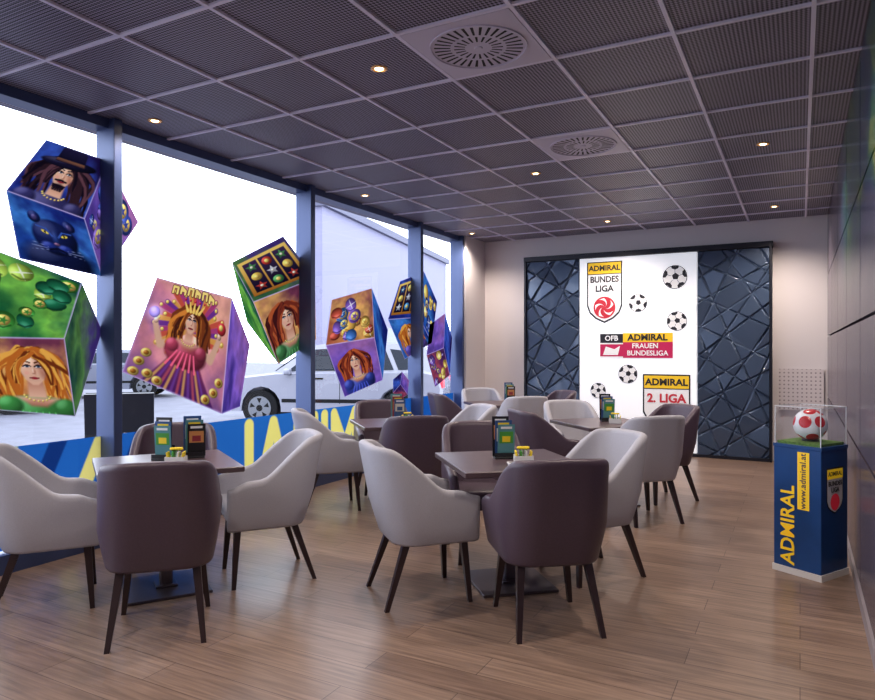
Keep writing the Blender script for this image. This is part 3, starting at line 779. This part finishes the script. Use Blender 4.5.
def ball_mat():
    m = bpy.data.materials.new('football_red_white'); m.use_nodes = True
    nt = m.node_tree; b_ = nt.nodes['Principled BSDF']
    tc = nt.nodes.new('ShaderNodeTexCoord')
    v = nt.nodes.new('ShaderNodeTexVoronoi'); v.inputs['Scale'].default_value = 11; v.inputs['Randomness'].default_value = .7
    nt.links.new(tc.outputs['Object'], v.inputs['Vector'])
    g = mth(nt, 'LESS_THAN', v.outputs['Distance'], .42)
    nt.links.new(mixc(nt, g, rgb(240, 240, 243), rgb(205, 34, 48)), b_.inputs['Base Color']); b_.inputs['Roughness'].default_value = .3
    return m
B = MB(); B.sphere((0, 0, 0), .100, ball_mat(), u=32, w=20); B.cone((0, 0, -.098), .05, .05, .012, blackp, 20)
B.obj('match_football', pM @ Matrix.Translation((0, 0, .942)))

# ------------------------------------------------------------------ ceiling fixtures
m_dif = mat('diffuser_metal', rgb(210, 203, 222), .45, .0); m_slot = mat('slot_dark', rgb(24, 20, 28), .7)
def diffuser(x, y):
    B = MB()
    B.box((0, 0, -.008), (SX-.03, SY-.03, .012), m_dif)
    R = .27
    n = 64; vs = []
    for r_, z in ((R, -.0142), (R, -.022), (R-.012, -.022), (R-.012, -.0142)):
        for i in range(n): vs.append((r_*math.cos(2*pi*i/n), r_*math.sin(2*pi*i/n), z))
    B.add(vs, [[k*n+i, k*n+(i+1) % n, (k+1)*n+(i+1) % n, (k+1)*n+i] for k in range(3) for i in range(n)], m_dif)
    for cnt, r0, r1, w0, w1 in ((32, .155, .245, .012, .017), (20, .075, .135, .009, .014)):
        for i in range(cnt):
            a = 2*pi*(i+.5)/cnt; M = Matrix.Rotation(a, 4, 'Z') @ Matrix.Rotation(.18, 4, 'Z')
            B.add([(r0, -w0/2, -.0155), (r1, -w1/2, -.0155), (r1, w1/2, -.0155), (r0, w0/2, -.0155)], [[0, 1, 2, 3]], m_slot, M=M)
    B.cone((0, 0, -.016), .02, .025, .008, m_dif, 16)
    B.obj('ceiling_air_diffuser', Matrix.Translation((x, y, H)))
cx = X0-2.5*SX
diffuser(cx, Y0+.5*SY); diffuser(cx, Y0+3.5*SY)
m_bulb = mat('lamp_glow', (1, .8, .5, 1), emit=(1, .72, .38, 1), es=12)
m_ring = mat('lamp_reflector', rgb(250, 190, 120), .25, .6)
def downlight(x, y, e):
    B = MB()
    n = 28; vs = []
    for r_, z in ((.05, 0), (.05, -.006), (.036, -.008), (.034, -.001)):
        for i in range(n): vs.append((r_*math.cos(2*pi*i/n), r_*math.sin(2*pi*i/n), z))
    B.add(vs, [[k*n+i, k*n+(i+1) % n, (k+1)*n+(i+1) % n, (k+1)*n+i] for k in range(3) for i in range(n)], m_ring, True)
    B.cone((0, 0, -.004), .024, .027, .004, m_bulb, 20)
    o = B.obj('recessed_downlight', Matrix.Translation((x, y, H)))
    L = bpy.data.lights.new('lamp', 'SPOT'); L.energy = e; L.color = (1, .85, .72); L.spot_size = math.radians(140); L.spot_blend = .9; L.shadow_soft_size = .05
    link('lamp', L, Matrix.Translation((0, 0, -.03)), o)
XS = [X0-.5*SX, X0-3.5*SX, X0-6.5*SX]
for r_ in range(-1, 3):
    yy = Y0+.5*SY+4*SY*r_
    for x in XS: downlight(x, min(yy, 9.0), (110, 110, 130, 150)[r_+1] * (.75 if x < -4 else 1))

# ------------------------------------------------------------------ outside
asph = mat('paving_grey', rgb(82, 82, 94), .8, noise=.2, nscale=2)
B = MB(); B.add([(-60, -30, -.06), (-4.6, -30, -.06), (-4.6, 60, -.06), (-60, 60, -.06)], [[0, 1, 2, 3]], asph); B.obj('ground')
m_pw = mat('car_paint_white', rgb(126, 126, 138), .25, coat=.3); m_pd = mat('car_paint_dark', rgb(24, 26, 34), .3, coat=.2)
m_cg = mat('car_glass', rgb(24, 30, 40), .15, spec=.15); m_ty = mat('tyre', rgb(12, 12, 14), .8, spec=.2); m_rim = mat('alloy_rim', rgb(110, 112, 118), .3, .7)
m_hl = mat('headlight', rgb(80, 86, 96), .2)
def car(name, loc, rz, paint, L=4.45, Wd=1.82, Ht=1.62):
    B = MB(); h = Wd/2; wr = .35
    def arch(cx, n=9): return [(cx+ (wr+.06)*math.cos(a), .36+(wr+.06)*math.sin(a)) for a in [pi*i/(n-1) for i in range(n)]]
    f, r = L/2, -L/2; wf, wb = f-.85, r+.82
    prof = [(f-.02, .3), (f, .55), (f-.05, .78), (f-.2, .93), (f-1.15, 1.04), (r+.35, 1.08), (r+.08, 1.02), (r, .75), (r+.02, .35), (r+.1, .28)]
    bottom = [(wb-wr-.06, .28)]+arch(wb)[::-1]+[(wb+wr+.06, .28), (wf-wr-.06, .28)]+arch(wf)[::-1]+[(wf+wr+.06, .28)]
    poly = prof+bottom
    n = len(poly)
    vs = []
    for y in (-h, -h+.06, h-.06, h):
        inset = abs(y) >= h-.001
        for x, z in poly:
            vs.append((x*(.975 if inset else 1), y, z-(.03 if inset and z > .9 else 0)))
    fs = [list(range(n)), list(range(3*n, 4*n))[::-1]]
    for k in range(3): fs += [[k*n+i, (k+1)*n+i, (k+1)*n+(i+1) % n, k*n+(i+1) % n] for i in range(n)]
    B.add(vs, fs, paint)
    cl = [(f-1.1, 1.02), (f-1.85, Ht-.05), (f-2.3, Ht), (r+.75, Ht-.02), (r+.35, Ht-.1), (r+.12, 1.03)]
    nn = len(cl); vs = []
    def yw(z): return h-.05-(z-1.0)/(Ht-1.0)*.2
    for s in (-1, 1):
        for x, z in cl: vs.append((x, s*yw(z), z))
    B.add(vs, [list(range(nn)), list(range(nn, 2*nn))[::-1]]+[[i, nn+i, nn+(i+1) % nn, (i+1) % nn] for i in range(nn)], paint)
    wins = [[(f-1.4, 1.07), (f-1.92, Ht-.13), (f-2.42, Ht-.1), (f-2.42, 1.08)], [(f-2.5, 1.08), (f-2.5, Ht-.1), (r+1.15, Ht-.11), (r+.95, 1.1)], [(r+.86, 1.1), (r+1.05, Ht-.12), (r+.62, Ht-.17), (r+.42, 1.12)]]
    for w in wins:
        for s in (-1, 1): B.add([(x, s*(yw(z)+.012), z) for x, z in w], [list(range(4))], m_cg)
    B.add([(f-1.13, -h+.14, 1.05), (f-1.13, h-.14, 1.05), (f-1.8, h-.28, Ht-.07), (f-1.8, -h+.28, Ht-.07)], [[0, 1, 2, 3]], m_cg, M=Matrix.Translation((.03, 0, .015)))
    B.add([(r+.15, -h+.16, 1.1), (r+.15, h-.16, 1.1), (r+.33, h-.28, Ht-.15), (r+.33, -h+.28, Ht-.15)], [[0, 1, 2, 3]], m_cg, M=Matrix.Translation((-.02, 0, .01)))
    for wx in (wf, wb):
        for s in (-1, 1):
            B.cone((wx, s*(h-.12), .35), wr, wr, .22, m_ty, 28, ax='Y'); B.cone((wx, s*(h-.005), .35), wr*.66, wr*.66, .02, m_rim, 24, ax='Y')
            B.cone((wx, s*(h+.004), .35), wr*.18, wr*.18, .012, m_ty, 12, ax='Y')
            for q in range(5):
                a = 2*pi*q/5+.3
                B.add([(wx+.2*math.cos(a+e), s*(h+.007), .35+.2*math.sin(a+e)) for e in (-.25, .25)]+[(wx+.09*math.cos(a), s*(h+.007), .35+.09*math.sin(a))], [[0, 1, 2]], m_ty)
    for s in (-1, 1):
        B.box((f-.12, s*(h-.26), .80), (.16, .42, .14), m_hl, bev=.03); B.box((r+.05, s*(h-.16), .85), (.1, .25, .2), s_red, bev=.02)
        B.box((f-1.45, s*(h+.08), 1.06), (.12, .18, .12), paint, bev=.03)
        B.box((f-2.3, s*(h-.001), .5), (2.0, .012, .07), m_ty)
        for q in (1.85, 2.9): B.box((f-q-.2, s*(h+.006), .93), (.16, .02, .03), m_ty)
        B.box((f-2.46, s*(h+.001), .75), (.012, .006, .6), m_ty)
    B.box((f-.02, 0, .52), (.06, 1.1, .22), m_ty, bev=.02); B.box((f+.01, 0, .75), (.04, .7, .08), m_rim)
    B.box((f+.02, 0, .42), (.01, .5, .11), m_wh)
    B.obj(name, Matrix.Translation(loc) @ Matrix.Rotation(rz, 4, 'Z'))
car('parked_car', (-8.30, 11.35, -.06), math.radians(28+180-8), m_pw)
car('parked_car', (-8.3, 14.6, -.06), math.radians(28+180-14), m_pd, Ht=1.55)
car('parked_car', (-19.5, 14.0, -.06), math.radians(28+180+12), mat('car_paint_silver', rgb(96, 98, 112), .3, coat=.3), Ht=1.5)
car('parked_car', (-17.5, 8.6, -.06), math.radians(28+180+20), m_pw, Ht=1.5)
B = MB()
m_fac = mat('facade_pale', rgb(120, 118, 142), .8); m_roof = mat('roof_edge', rgb(70, 70, 92), .6)
B.box((-.3, 7, 2.93), (.6, 14, 5.86), m_fac); B.box((-.25, 7, 5.8), (.8, 14.2, .24), m_roof)
for i in range(6): B.box((.01, 1.4+2.3*i, 1.4), (.04, 1.6, 1.8), mat('facade_glass', rgb(66, 72, 92), .2))
B.obj('neighbouring_building', Matrix.Translation((-12.3, 15.9, -.06)) @ Matrix.Rotation(math.radians(12.4), 4, 'Z'))
B = MB()
for s in (-1, 1):
    B.box((s*.12, 0, .5), (.03, .66, 1.05), blackp, Matrix.Rotation(-s*.2, 4, 'Y'))
B.box((.0, 0, 1.0), (.06, .66, .04), blackp)
board = B.obj('sandwich_board', Matrix.Translation((-6.3, 4.72, -.06)) @ Matrix.Rotation(math.radians(-40), 4, 'Z'))
mb = Matrix.Rotation(-.2, 4, 'Y') @ frame((.137, 0, .86), (0, 1, 0), (0, 0, 1))
text('ADMIRAL', .15, mb, mat('board_white', rgb(190, 190, 200), .5), board, .02)
text('2. LIGA', .11, Matrix.Rotation(-.2, 4, 'Y') @ frame((.137, 0, .62), (0, 1, 0), (0, 0, 1)), MATS['board_white'], board, .02)

# ------------------------------------------------------------------ light
w = bpy.data.worlds.new('world'); sc.world = w; w.use_nodes = True
bgN = w.node_tree.nodes['Background']; bgN.inputs[0].default_value = (.80, .87, 1, 1); bgN.inputs[1].default_value = 5.8
L = bpy.data.lights.new('portal', 'AREA'); L.shape = 'RECTANGLE'; L.size = 3.0; L.size_y = 11.0; L.cycles.is_portal = True
o = link('window_portal_light', L, Matrix.Translation((-4.58, 3.5, 1.57)) @ Matrix.Rotation(-pi/2, 4, 'Y'))

cam = bpy.data.cameras.new('camera'); cam.sensor_width = 36; cam.lens = 679/875*36; cam.clip_start = .02
co = link('camera', cam, Matrix.Translation((0, 0, 1.42)) @ Matrix.Rotation(math.radians(28.1), 4, 'Z') @ Matrix.Rotation(pi/2, 4, 'X'))
sc.camera = co
sc.view_settings.view_transform = 'Standard'
